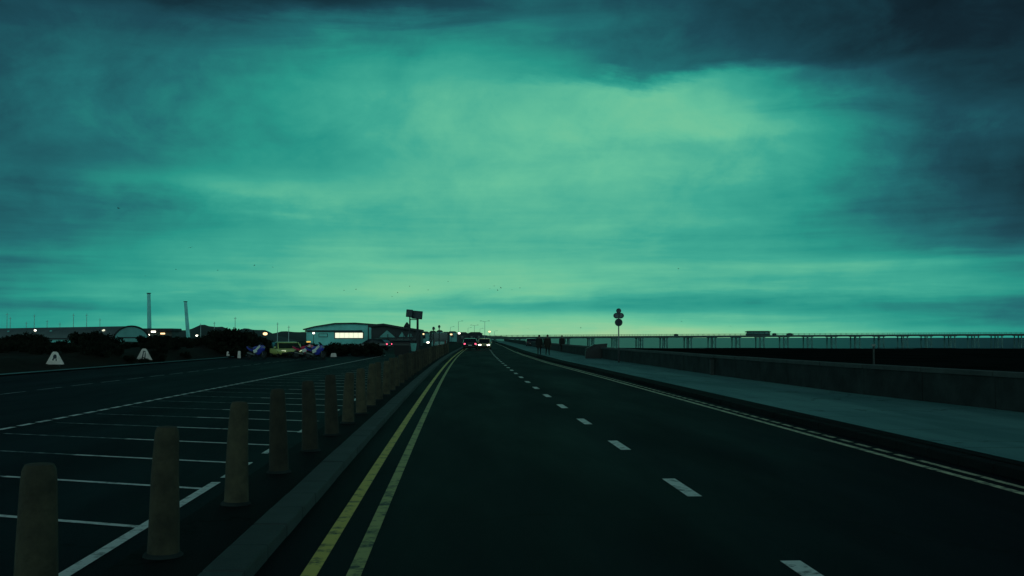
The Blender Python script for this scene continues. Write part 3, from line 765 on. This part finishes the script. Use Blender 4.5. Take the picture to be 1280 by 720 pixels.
# two round headed posts behind the bollard row
for px, py, r, lb in ((542,410.5,1.8,'thin post with a round dark head left of a taller one beyond the bollards'),(549,408.2,1.6,'taller thin post with small dark head above the pale van')):
    v = 140; q = P(px, py, v); e = empty('signpost', (q.x, v, 0), 0, lb, 'signpost')
    MB().cyl((0,0,0),(0,0,q.z),.07,.06,8).build('pole', 'dark', e)
    mb = MB(); bmesh.ops.create_uvsphere(mb.bm, u_segments=14, v_segments=8, radius=r*v/F, matrix=Matrix.Translation((0,-.06,q.z)) @ Matrix.Diagonal((1,.35,1.2,1)))
    mb.build('head', 'signback', e, smooth=True)

# ------------------------------------------------------------------ buildings, left
def window_grid(e, pts, w_, h_, m, frame='dark', y=-.02):
    for x, z in pts:
        f = MB().box((x, y, z), (w_+.14, .06, h_+.14)).build('window', frame, e); MB().box((x, y-.035, z), (w_, .03, h_)).build('pane', m, f)
# barrel roofed hangar
v = 190
gc = P(163, 433, v)
def X_(px): return P(px, 421, v).x
r_ = 3.0
e = empty('hangar', (P(164,421,v).x, v, 0), R(0), 'long low hangar with grey barrel roof and pale arched end on the left', 'hangar')
yaw = R(-50)                                         # gable turned toward the road
e.rotation_euler.z = yaw
ht = P(163, 407.6, v).z
arch = [(3.3*math.cos(t), .9+(ht-.9)*math.sin(t)) for t in [math.pi*i/16 for i in range(17)]]
L_ = 72
mb = MB(); A = [Vector((-L_, y, z)) for y, z in arch]; B = [Vector((0, y, z)) for y, z in arch]
mb.loft([[Vector((-L_,3.3,0))]+A+[Vector((-L_,-3.3,0))], [Vector((0,3.3,0))]+B+[Vector((0,-3.3,0))]]).build('roof', 'roof2', e, smooth=True)
mb = MB(); ar2 = [(y*.93, z*.95) for y, z in arch]
mb.loft([[Vector((x,ar2[0][0],0))]+[Vector((x,y,z)) for y, z in ar2]+[Vector((x,ar2[-1][0],0))] for x in (.003,.08)]).build('gable_wall', 'pale2', e)
mb = MB()
for a_, b_ in zip(arch[:-1], arch[1:]): mb.cyl((.1,a_[0],a_[1]),(.1,b_[0],b_[1]),.14,seg=6)
mb.build('gable_rim', 'roof', e)
MB().box((.11,0,1.55),(.05,4.6,.22)).build('door_track', 'dark', e); MB().box((.10,.2,.75),(.05,3.4,1.4)).build('door', 'pale2', e)
for k, x in enumerate((-6,-31,-55)): MB().box((x,-2.4,ht*.80),(.6,.3,.18),rx=.5).build('skylight', 'litwin' if k == 0 else 'pale', e)
e2 = e
# low teal glimpses: a pale shed in front of the hangar behind the bank
v = 150; a = P(62,421,v); b = P(96,421,v); zt = P(78,422.8,v).z
e = empty('shed', ((a.x+b.x)/2, v, 0), 0, 'low pale shed with two bays glimpsed through the scrub, left of the arched hangar end', 'shed'); w_ = b.x-a.x
MB().box((0,1.5,zt/2-.1),(w_,3,zt-.2)).build('wall', 'pale2', e); MB().box((0,1.5,zt-.05),(w_+.5,3.5,.18),bev=.03).build('roof', 'dark', e)
for s in (-1,1): MB().box((s*w_*.25,-.03,zt*.5-.1),(w_*.42,.05,zt*.7)).build('door', 'pale', e)
# kiosk with lit lamps by the tall column
v = 200; a = P(176,421,v); b = P(217,421,v); zt = P(190,410.5,v).z; w_ = b.x-a.x
e = empty('pavilion', ((a.x+b.x)/2, v, 0), 0, 'low dark flat roofed pavilion with warm lamps under its eaves between the two columns', 'pavilion')
MB().box((0,3,zt*.42),(w_*.86,5,zt*.84)).build('wall', 'pier', e)
MB().box((0,2.6,zt-.28),(w_,6.8,.56),bev=.18).build('roof', 'roof', e)
for px, py, m, sz in ((187,418.6,'lampw',.5),(193.5,414.6,'lampw',.8),(205,417,'lamp',.8)):
    q = P(px, py, v); MB().box((q.x-e.location.x,.0-.9,q.z),(sz,.12,.26),bev=.04).build('lamp', m, e)
window_grid(e, [(-1.6,1.3),(.2,1.3),(1.9,1.3)], 1.1, .9, 'glass', y=.46)
# distant lights row near (222,418) (257,420)
def small_lamp(px, py, v, label, m='lampw', r=.16, name='street_lamp'):
    q = P(px, py, v); e = empty(name, (q.x, v, 0), 0, label, 'street lamp')
    MB().cyl((0,0,0),(0,0,q.z),.06,.045,8).build('pole', 'dark', e)
    mb = MB(); bmesh.ops.create_uvsphere(mb.bm, u_segments=12, v_segments=8, radius=r, matrix=Matrix.Translation((0,0,q.z)) @ Matrix.Diagonal((1.2,1,.8,1))); mb.build('lamp_head', m, e, smooth=True)
    MB().cyl((0,0,q.z+r*.7),(0,0,q.z+r),r*.8,r*.3,8).build('hood', 'dark', e)
small_lamp(222,418.8,230,'low white lamp just right of the dark flat roofed pavilion')
small_lamp(257,420.2,230,'faint white lamp low in front of the far hill')
small_lamp(331.5,417.2,200,'single warm orange lamp standing over the hedge left of the pale hangar','lamp',.34)
small_lamp(535,428,120,'small bright white lamp beside the pale van','lampw',.13)
small_lamp(574,416.6,260,'bright white lamp above the dark car ahead','lampw',.24)
for px, py, v, lb, m in ((246,419.5,240,'faint white lamp between the leaning column and the far hill','lampw'),(392,416.5,212,'small pale lamp in front of the left corner of the lit hangar','lampw'),
   (529,417.5,280,'small warm lamp right of the billboard posts','lamp'),(612,414.5,420,'warm lamp at the far end of the road where the pier begins','lamp'),(564,418,290,'small warm lamp left of the brightest white lamp ahead','lamp'),
   (44,413,186,'small white lamp in front of the barrel roofed hangar, leftmost lamp','lampw')):
    small_lamp(px, py, v, lb, m, .0009*v)
# tall columns
def column(px0, px1, ytop, v, lean, label):
    c_ = P((px0+px1)/2, ytop, v); e = empty('tall_column', (c_.x, v, 0), 0, label, 'column')
    w_ = (px1-px0)/F*v
    MB().cyl((0,0,0),(-lean,0,c_.z),w_/2*1.1,w_/2*.8,14).build('shaft', 'pale', e, smooth=True)
    MB().cyl((-lean,0,c_.z-.02),(-lean,0,c_.z+.16),w_/2*1.05,w_/2*1.05,14).build('cap', 'dark', e); MB().cyl((0,0,0),(0,0,.8),w_*.8,w_*.6,14).build('base', 'dark', e)
column(185.5,190.5,367,240,.35,'taller upright grey column rising behind the pavilion')
column(234.5,239,377.5,240,.85,'shorter grey column leaning left in front of the far hill')
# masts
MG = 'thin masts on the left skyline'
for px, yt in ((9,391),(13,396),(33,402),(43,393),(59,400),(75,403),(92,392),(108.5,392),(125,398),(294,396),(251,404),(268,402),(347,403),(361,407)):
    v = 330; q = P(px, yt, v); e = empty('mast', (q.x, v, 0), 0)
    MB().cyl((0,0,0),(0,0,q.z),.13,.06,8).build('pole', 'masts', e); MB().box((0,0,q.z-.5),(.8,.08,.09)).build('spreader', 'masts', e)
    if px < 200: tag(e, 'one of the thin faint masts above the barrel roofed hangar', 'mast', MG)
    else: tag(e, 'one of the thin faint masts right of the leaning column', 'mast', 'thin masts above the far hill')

# pale hangar with lit window
v = 215; a = P(383,421,v); b = P(468,421,v); w_ = b.x-a.x; ze = P(420,409,v).z; zr = P(440,404.6,v).z
e = empty('hangar', (a.x, v, 0), R(0), 'pale hangar with shallow dark roof and brightly lit window strip', 'hangar')
MB().prism([(0,0),(w_,0),(w_,ze+.50),(w_*.72,zr+.08),(w_*.42,zr+.02),(w_*.12,ze+.08),(0,ze-.30)], 0, 16).build('wall', 'pale', e)
MB().prism([(-.6,ze-.55),(w_*.12,ze),(w_*.42,zr-.06),(w_*.72,zr),(w_+.5,ze+.42),(w_+.5,ze+.62),(w_*.72,zr+.22),(w_*.42,zr+.16),(w_*.12,ze+.2),(-.6,ze-.35)], -.7, 16.7).build('roof', 'roof', e)
zf = P(420,413.8,v).z
MB().box((w_*.40,-.16,zf),(w_*.84,.3,.30)).build('fascia', 'roof', e)
MB().box((w_*.91,-.06,ze*.62),(.16,.1,ze*1.1)).build('corner_post', 'dark', e)
x0 = P(419,421,v).x-a.x; x1 = P(453.5,421,v).x-a.x; zw0 = P(420,422.4,v).z; zw1 = P(420,416,v).z
f = MB().box(((x0+x1)/2,-.05,(zw0+zw1)/2),(x1-x0+.3,.08,zw1-zw0+.3)).build('window', 'dark', e)
MB().box(((x0+x1)/2,-.10,(zw0+zw1)/2),(x1-x0,.06,zw1-zw0),bev=.02).build('pane', 'litwin', f)
mb = MB()
for i in range(1,6): mb.box((x0+(x1-x0)*i/6,-.145,(zw0+zw1)/2),(.05,.02,zw1-zw0))
mb.build('mullions', 'pale', f)
x2 = P(399,421,v).x-a.x; x3 = P(409,421,v).x-a.x
f = MB().box(((x2+x3)/2,-.05,(zw0+zw1)/2),(x3-x2+.2,.08,.7)).build('window', 'dark', e); MB().box(((x2+x3)/2,-.10,(zw0+zw1)/2),(x3-x2,.05,.5)).build('pane', 'pale', f)
# dark gabled building right of it
v = 200; a = P(464,421,v); b = P(526,421,v); w_ = b.x-a.x; 
zl = P(470,406,v).z; zm = P(500,409.5,v).z; zrr = P(524,412,v).z
e = empty('gabled_building', (a.x, v, 0), 0, 'dark building with long sloping roof and pale gable triangles behind the billboard', 'building')
MB().prism([(0,0),(w_,0),(w_,zrr-.2),(w_*.6,zm),(w_*.25,zl+.05),(0,zl-.15)], 0, 12).build('wall', 'roof', e)
MB().prism([(-.5,zl-.45),(w_*.25,zl-.1),(w_*.6,zm-.2),(w_+.2,zrr-.4),(w_+.2,zrr),(w_*.6,zm+.2),(w_*.25,zl+.25),(-.5,zl)], -.8, 12.6).build('roof', 'roof', e)
for cx_, hwid, zt_, zb_ in ((.32,1.5,2.9,1.6),(.62,.6,2.6,1.7),(.78,.5,2.6,1.7)):
    MB().prism([(w_*cx_-hwid,zb_),(w_*cx_+hwid,zb_),(w_*cx_,zt_)], -.08, -.003).build('gable_panel', 'pale2', e)
mb = MB()
for i in range(7): mb.cyl((w_*(.02+.16*i),-.75,0),(w_*(.02+.16*i),-.75,2.2),.07,seg=6)
mb.build('canopy_posts', 'dark', e)
MB().box((w_*.5,-.5,1.1),(w_*.9,.05,.5)).build('window_band', 'glass', e)
MB().lathe([(.5,0),(.62,.35),(.35,.8),(.1,1.15)], c=(w_*.70,4,zm-.1), seg=10).build('chimney', 'roof', e)
# low seafront town straight ahead
town = [(524,536,416.5,300,'pale2'),(537,545,415.5,330,'roof'),(546,553,414.6,345,'pale2'),(553,562,416.8,320,'roof'),(560,571,415.8,380,'pale2'),(571,585,417.4,300,'roof'),(585,603,417.2,310,'navy')]
names = ['low pale block between the billboard posts and the town','dark block left of the pale block in the distant town','taller pale block above the parked pale van','dark low block left of the white lamp','pale distant block behind the white lamp','dark block straight ahead above the red tail lights','navy flat roofed block above the oncoming headlights']
for (x0, x1, yt, v, m), lb in zip(town, names):
    a = P(x0,421,v); b = P(x1,421,v); z = P(x0,yt,v).z; w_ = b.x-a.x
    e = empty('distant_building', (a.x, v, 0), 0, lb, 'building', 'distant seafront buildings')
    MB().box((w_/2,4,z/2),(w_,8,z)).build('wall', m, e)
    MB().prism([(-.25,z),(w_+.25,z),(w_*.8,z+.5),(w_*.2,z+.5)], -.3, 8.3).build('roof', 'roof', e)
    n_ = max(1, int(w_/1.6))
    for i in range(n_):
        f = MB().box((w_*(i+.5)/n_,-.02,z*.62),(.8,.06,.9)).build('window', 'dark', e); MB().box((w_*(i+.5)/n_,-.06,z*.62),(.66,.03,.76)).build('pane', 'glass', f)
# street lamps far ahead
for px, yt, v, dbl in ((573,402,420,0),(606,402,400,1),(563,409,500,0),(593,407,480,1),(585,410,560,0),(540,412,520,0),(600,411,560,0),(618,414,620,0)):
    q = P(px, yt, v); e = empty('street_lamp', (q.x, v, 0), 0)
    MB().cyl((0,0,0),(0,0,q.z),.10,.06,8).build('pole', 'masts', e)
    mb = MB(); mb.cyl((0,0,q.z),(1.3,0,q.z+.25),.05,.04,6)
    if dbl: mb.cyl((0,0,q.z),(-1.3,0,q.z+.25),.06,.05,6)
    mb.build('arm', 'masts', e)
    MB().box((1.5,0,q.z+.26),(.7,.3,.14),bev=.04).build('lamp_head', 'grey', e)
    if dbl: MB().box((-1.5,0,q.z+.26),(.7,.3,.14),bev=.04).build('lamp_head', 'grey', e)
    if px in (573,): lb = 'tall single armed street lamp above the white light on the skyline ahead'
    elif px == 606: lb = 'tall double armed street lamp above the oncoming headlights'
    elif px == 593: lb = 'shorter double armed street lamp between the two tallest ones'
    else: lb = 'one of the small faint single armed street lamps on the skyline ahead'
    tag(e, lb, 'street lamp', 'street lamps along the road ahead')

# ------------------------------------------------------------------ pier
v0 = 400
pr = empty('pier', (0, v0, -2.45), 0, 'long dark pier on trestles crossing the whole sea horizon', 'pier')
def pier_z(x): return (P(1280,417.0,v0).z + (x-P(1280,420,v0).x)*(P(1280,417.,v0).z-P(640,420.8,v0).z)/(P(1280,420,v0).x-P(640,420,v0).x))+2.45
xl = P(606,421,v0).x; xr = P(1450,421,v0).x
mb = MB(); k = int((xr-xl)/8); rl = MB()
for i in range(k):
    x0 = xl+(xr-xl)*i/k; x1 = xl+(xr-xl)*(i+1)/k; z0, z1 = pier_z(x0), pier_z(x1)
    mb.loft([[Vector((x,y,z+dz)) for y, dz in ((-3.4,0),(3.4,0),(3.4,-.75),(-3.4,-.75))] for x, z in ((x0,z0),(x1,z1))])
    for y in (-3.3,3.3):
        rl.cyl((x0,y,z0+.55),(x1,y,z1+.55),.05,seg=5); rl.cyl((x0,y,z0+.25),(x1,y,z1+.25),.05,seg=4)
        for j in range(4): xx = x0+(x1-x0)*j/4; rl.cyl((xx,y,z0),(xx,y,z0+.55),.045,seg=4)
mb.build('deck', 'pier', pr); rl.build('railing', 'pier', pr)
x = xl+3
while x < xr:
    z = pier_z(x); t = MB()
    for dx in (-.85,.85):
        for y in (-2.6,2.6): t.cyl((x+dx,y,-1.5),(x+dx*.9,y,z-.62),.24,seg=8)
    t.box((x,0,z-.75),(2.5,6.4,.3)); t.cyl((x-.85,-2.6,.3),(x+.85,-2.6,z-.8),.08,seg=5); t.cyl((x+.85,-2.6,.3),(x-.85,-2.6,z-.8),.08,seg=5)
    t.build('trestle', 'pilem', pr); x += 9.1
# shelter on the pier
a = P(932,418,v0); b = P(961,418,v0); w_ = b.x-a.x; zz0 = pier_z(a.x)-2.45; hh = P(945,413.6,v0).z-zz0
e = empty('pier_shelter', ((a.x+b.x)/2, v0-1, zz0), 0, 'small dark flat roofed shelter standing on the pier right of centre', 'shelter')
MB().loft([[Vector((s*x_,t*y_,z)) for s, t in ((-1,-1),(1,-1),(1,1),(-1,1))] for x_, y_, z in ((w_/2,1.9,hh-.55),(w_/2+.1,2.0,hh-.3),(w_/2-.7,1.4,hh))]).build('roof', 'pier', e)
MB().box((0,0,.35),(w_*.94,3.2,.7)).build('wall', 'pier', e)
MB().box((0,0,1.05),(w_*.90,3.0,.75)).build('glazing', 'pale2', e)
for i in range(5): MB().box((w_*(-.45+.225*i),-1.58,(hh-.5)/2),(.22,.12,hh-.5)).build('column', 'pier', e)
for px, ww_, hh_, lb in ((968,1.2,.6,'little dark hut beside the flat roofed shelter on the pier'),(987,2.0,.6,'second little dark hut further right on the pier deck'),(845,1.4,.55,'small dark hut alone on the pier left of the shelter')):
    q = P(px,418,v0); z = pier_z(q.x)-2.45
    e = empty('pier_hut', (q.x, v0, z), 0, lb, 'hut')
    MB().box((0,0,hh_*.45),(ww_,1.6,hh_*.9)).build('wall', 'pier', e); MB().prism([(-ww_*.6,hh_*.88),(ww_*.6,hh_*.88),(0,hh_*1.25)],-1,1).build('roof', 'pier', e)

# ------------------------------------------------------------------ people
def person(loc, rz, label, top, legm, stride=.22, hgt=1.0, bag=False, arm=0.12, hood=False):
    J = []; E = []; Rr = []
    def add(p, r, parent=None):
        J.append(Vector(p)); Rr.append(r)
        if parent is not None: E.append((parent, len(J)-1))
        return len(J)-1
    pel = add((0,0,.94),(.165,.115)); wa = add((0,0,1.10),(.150,.105),pel); ch = add((0,.0,1.30),(.175,.12),wa); up = add((0,0,1.42),(.14,.10),ch)
    nk = add((0,.0,1.50),(.055,.055),up); hb = add((0,.02,1.58),(.078,.088),nk); hm = add((0,.02,1.66),(.082,.10),hb); htp = add((0,.01,1.735),(.06,.075),hm)
    ns = add((0,.115,1.635),(.012,.012),hm)
    for s in (-1,1):
        hp = add((s*.095,0,.88),(.095,.10),pel); kn = add((s*.10,s*stride*.45+.03,.50),(.062,.065),hp); an = add((s*.10,s*stride-.03,.10),(.038,.042),kn)
        hl = add((s*.10,s*stride-.03,.045),(.04,.04),an); toe = add((s*.11,s*stride+.15,.03),(.042,.028),hl)
        sh = add((s*.195,0,1.41),(.060,.062),up); el_ = add((s*.245,-s*arm*.6-.02,1.13),(.045,.047),sh); wr = add((s*.25,-s*arm+.05,.885),(.027,.027),el_)
        pm = add((s*.25,-s*arm+.06,.83),(.022,.036),wr)
        for f in range(4):
            y = -s*arm+.06+(-.030+.020*f); ln = (.060,.072,.068,.052)[f]
            a_ = add((s*.25,y,.79),(.009,.009),pm); b_ = add((s*.247,y+.006,.79-ln*.55),(.0085,.0085),a_); add((s*.238,y+.010,.79-ln),(.007,.007),b_)
        a_ = add((s*.243,-s*arm+.105,.835),(.011,.011),pm); add((s*.238,-s*arm+.118,.80),(.009,.009),a_)
    me = bpy.data.meshes.new('body'); me.from_pydata(J, E, []); o = bpy.data.objects.new('person', me); COL.objects.link(o)
    md = o.modifiers.new('skin', 'SKIN'); md.use_smooth_shade = True; o.modifiers.new('sub', 'SUBSURF').levels = 1
    if not me.skin_vertices: 
        bm_ = bmesh.new(); bm_.from_mesh(me); bm_.verts.layers.skin.verify(); bm_.to_mesh(me); bm_.free()
    for i, sv in enumerate(me.skin_vertices[0].data): sv.radius = Rr[i]; sv.use_root = (i == 0)
    dg = bpy.context.evaluated_depsgraph_get(); me2 = bpy.data.meshes.new_from_object(o.evaluated_get(dg))
    o.modifiers.clear(); o.data = me2; me2.materials.clear()
    for m in (MT['skin'], MT[top], MT[legm], MT['black']): me2.materials.append(m)
    for p in me2.polygons:
        c_ = p.center
        if c_.z < .10: p.material_index = 3
        elif abs(c_.x) > .2 and c_.z < .90: p.material_index = 0
        elif c_.z < .93 and abs(c_.x) < .21: p.material_index = 2
        elif c_.z < 1.48: p.material_index = 1
        else: p.material_index = 0
    o.location = loc; o.rotation_euler.z = rz; o.scale = (hgt,)*3; tag(o, label, 'person')
    hr = MB(); bmesh.ops.create_uvsphere(hr.bm, u_segments=16, v_segments=10, radius=1, matrix=Matrix.Translation((0,-.012,1.675)) @ Matrix.Diagonal((.098,.115,.115,1)))
    for v_ in list(hr.bm.verts):
        if v_.co.y > .055 and v_.co.z < 1.70: v_.co.y = .055
    hr.build('hair', 'hair', o, smooth=True)
    # open coat hanging to mid thigh
    ct = MB(); secs = []
    for z, a_, b_ in ((.66,.275,.22),(.85,.255,.205),(1.05,.225,.18),(1.25,.235,.175),(1.40,.20,.135),(1.47,.10,.09)):
        secs.append([Vector((a_*math.cos(t*math.pi/8), b_*math.sin(t*math.pi/8), z)) for t in range(16)])
    ct.loft(secs, cap=False).build('coat', top, o, smooth=True)
    for s in (-1,1):
        MB().cyl((s*.2,0,1.42),(s*.25,-s*arm*.6-.02,1.13),.082,.066,10).cyl((s*.25,-s*arm*.6-.02,1.13),(s*.252,-s*arm+.05,.90),.066,.048,10).build('sleeve', top, o, smooth=True)
    if bag: MB().box((0,-.20,1.18),(.30,.15,.42),bev=.05).build('backpack', 'black', o)
    return o
for px, pb, rz, lb, tp, st, hg, bg in ((674,445,R(172),'left person of the close pair walking on the pavement in a dark coat','coat',.2,.98,False),
                    (684.5,445,R(186),'right person of the close pair walking on the pavement, brownish dark coat','coat2',-.22,.99,False),
                    (702.5,441,R(178),'lone dark clothed person farther along the pavement near the sea wall','coat',.18,.97,False)):
    q = G(px, pb-1.0, .129); person((q.x, q.y, .129), rz, lb, tp, 'jeans', st, hg*1.0, bg)

# ------------------------------------------------------------------ birds
def make_bird(seed):
    rnd = random.Random(seed); e = empty('bird', (0,0,0))
    mb = MB(); secs = []
    for y, r_ in ((-.24,.008),(-.14,.04),(0,.06),(.12,.045),(.19,.03),(.25,.008)):
        secs.append([Vector((r_*math.cos(t*math.pi/4), y, r_*math.sin(t*math.pi/4))) for t in range(8)])
    mb.loft(secs).build('body', 'bird', e, smooth=True)
    up_ = rnd.uniform(.05,.28)
    for s in (-1,1):
        w_ = MB(); w_.loft([[Vector((s*x, y0, z-.008)), Vector((s*x, y1, z-.008)), Vector((s*x, y1, z+.008)), Vector((s*x, y0, z+.008))] for x, y0, y1, z in ((.04,-.09,.09,.02),(.30,-.05,.13,up_*.8),(.62,-.10,-.06,up_*.6))]).build('wing', 'bird', e)
    MB().loft([[Vector((-.03,-.2,0)),Vector((.03,-.2,0)),Vector((.03,-.2,.01)),Vector((-.03,-.2,.01))],[Vector((-.09,-.34,0)),Vector((.09,-.34,0)),Vector((.09,-.34,.01)),Vector((-.09,-.34,.01))]]).build('tail', 'bird', e)
    return e
bps = [make_bird(i) for i in range(3)]
bl = [(148,260.5,330),(238,309.5,360),(272,338,560),(318,332,480),(341,334,580),(220,337,620),(182,345.5,520),(430,363,520),(445,362,560),(497,366,520),(535,362.5,560),(490,371,640),(512,358,660),(618,357.5,470),(626,360,460),(622,363,500),(612,361,620),(640,362,600),(650,360,640),(660,411,620),(726,410,520),(848,336,520),(852,402,560),(913,408,560),(393,355,620),(560,352,640)]
for i, (px, py, v) in enumerate(bl):
    o = bps[i] if i < 3 else copy_tree(bps[i % 3]); q = P(px, py, v); o.location = q; o.rotation_euler = (0, R(random.uniform(-20,20)), random.uniform(0,6.28)); o.scale = (1.3,)*3
    lb = {0:'single dark bird highest in the sky at the left',1:'dark bird flying above the leaning grey column',21:'single bird high in the sky well above the signpost'}.get(i)
    if lb is None: lb = 'one of the tiny dark birds scattered low over the left skyline' if px < 600 else ('one of the tiny dark birds close together above the road ahead' if px < 665 else 'one of the tiny birds low over the pier')
    tag(o, lb, 'bird', 'birds flying over the seafront')
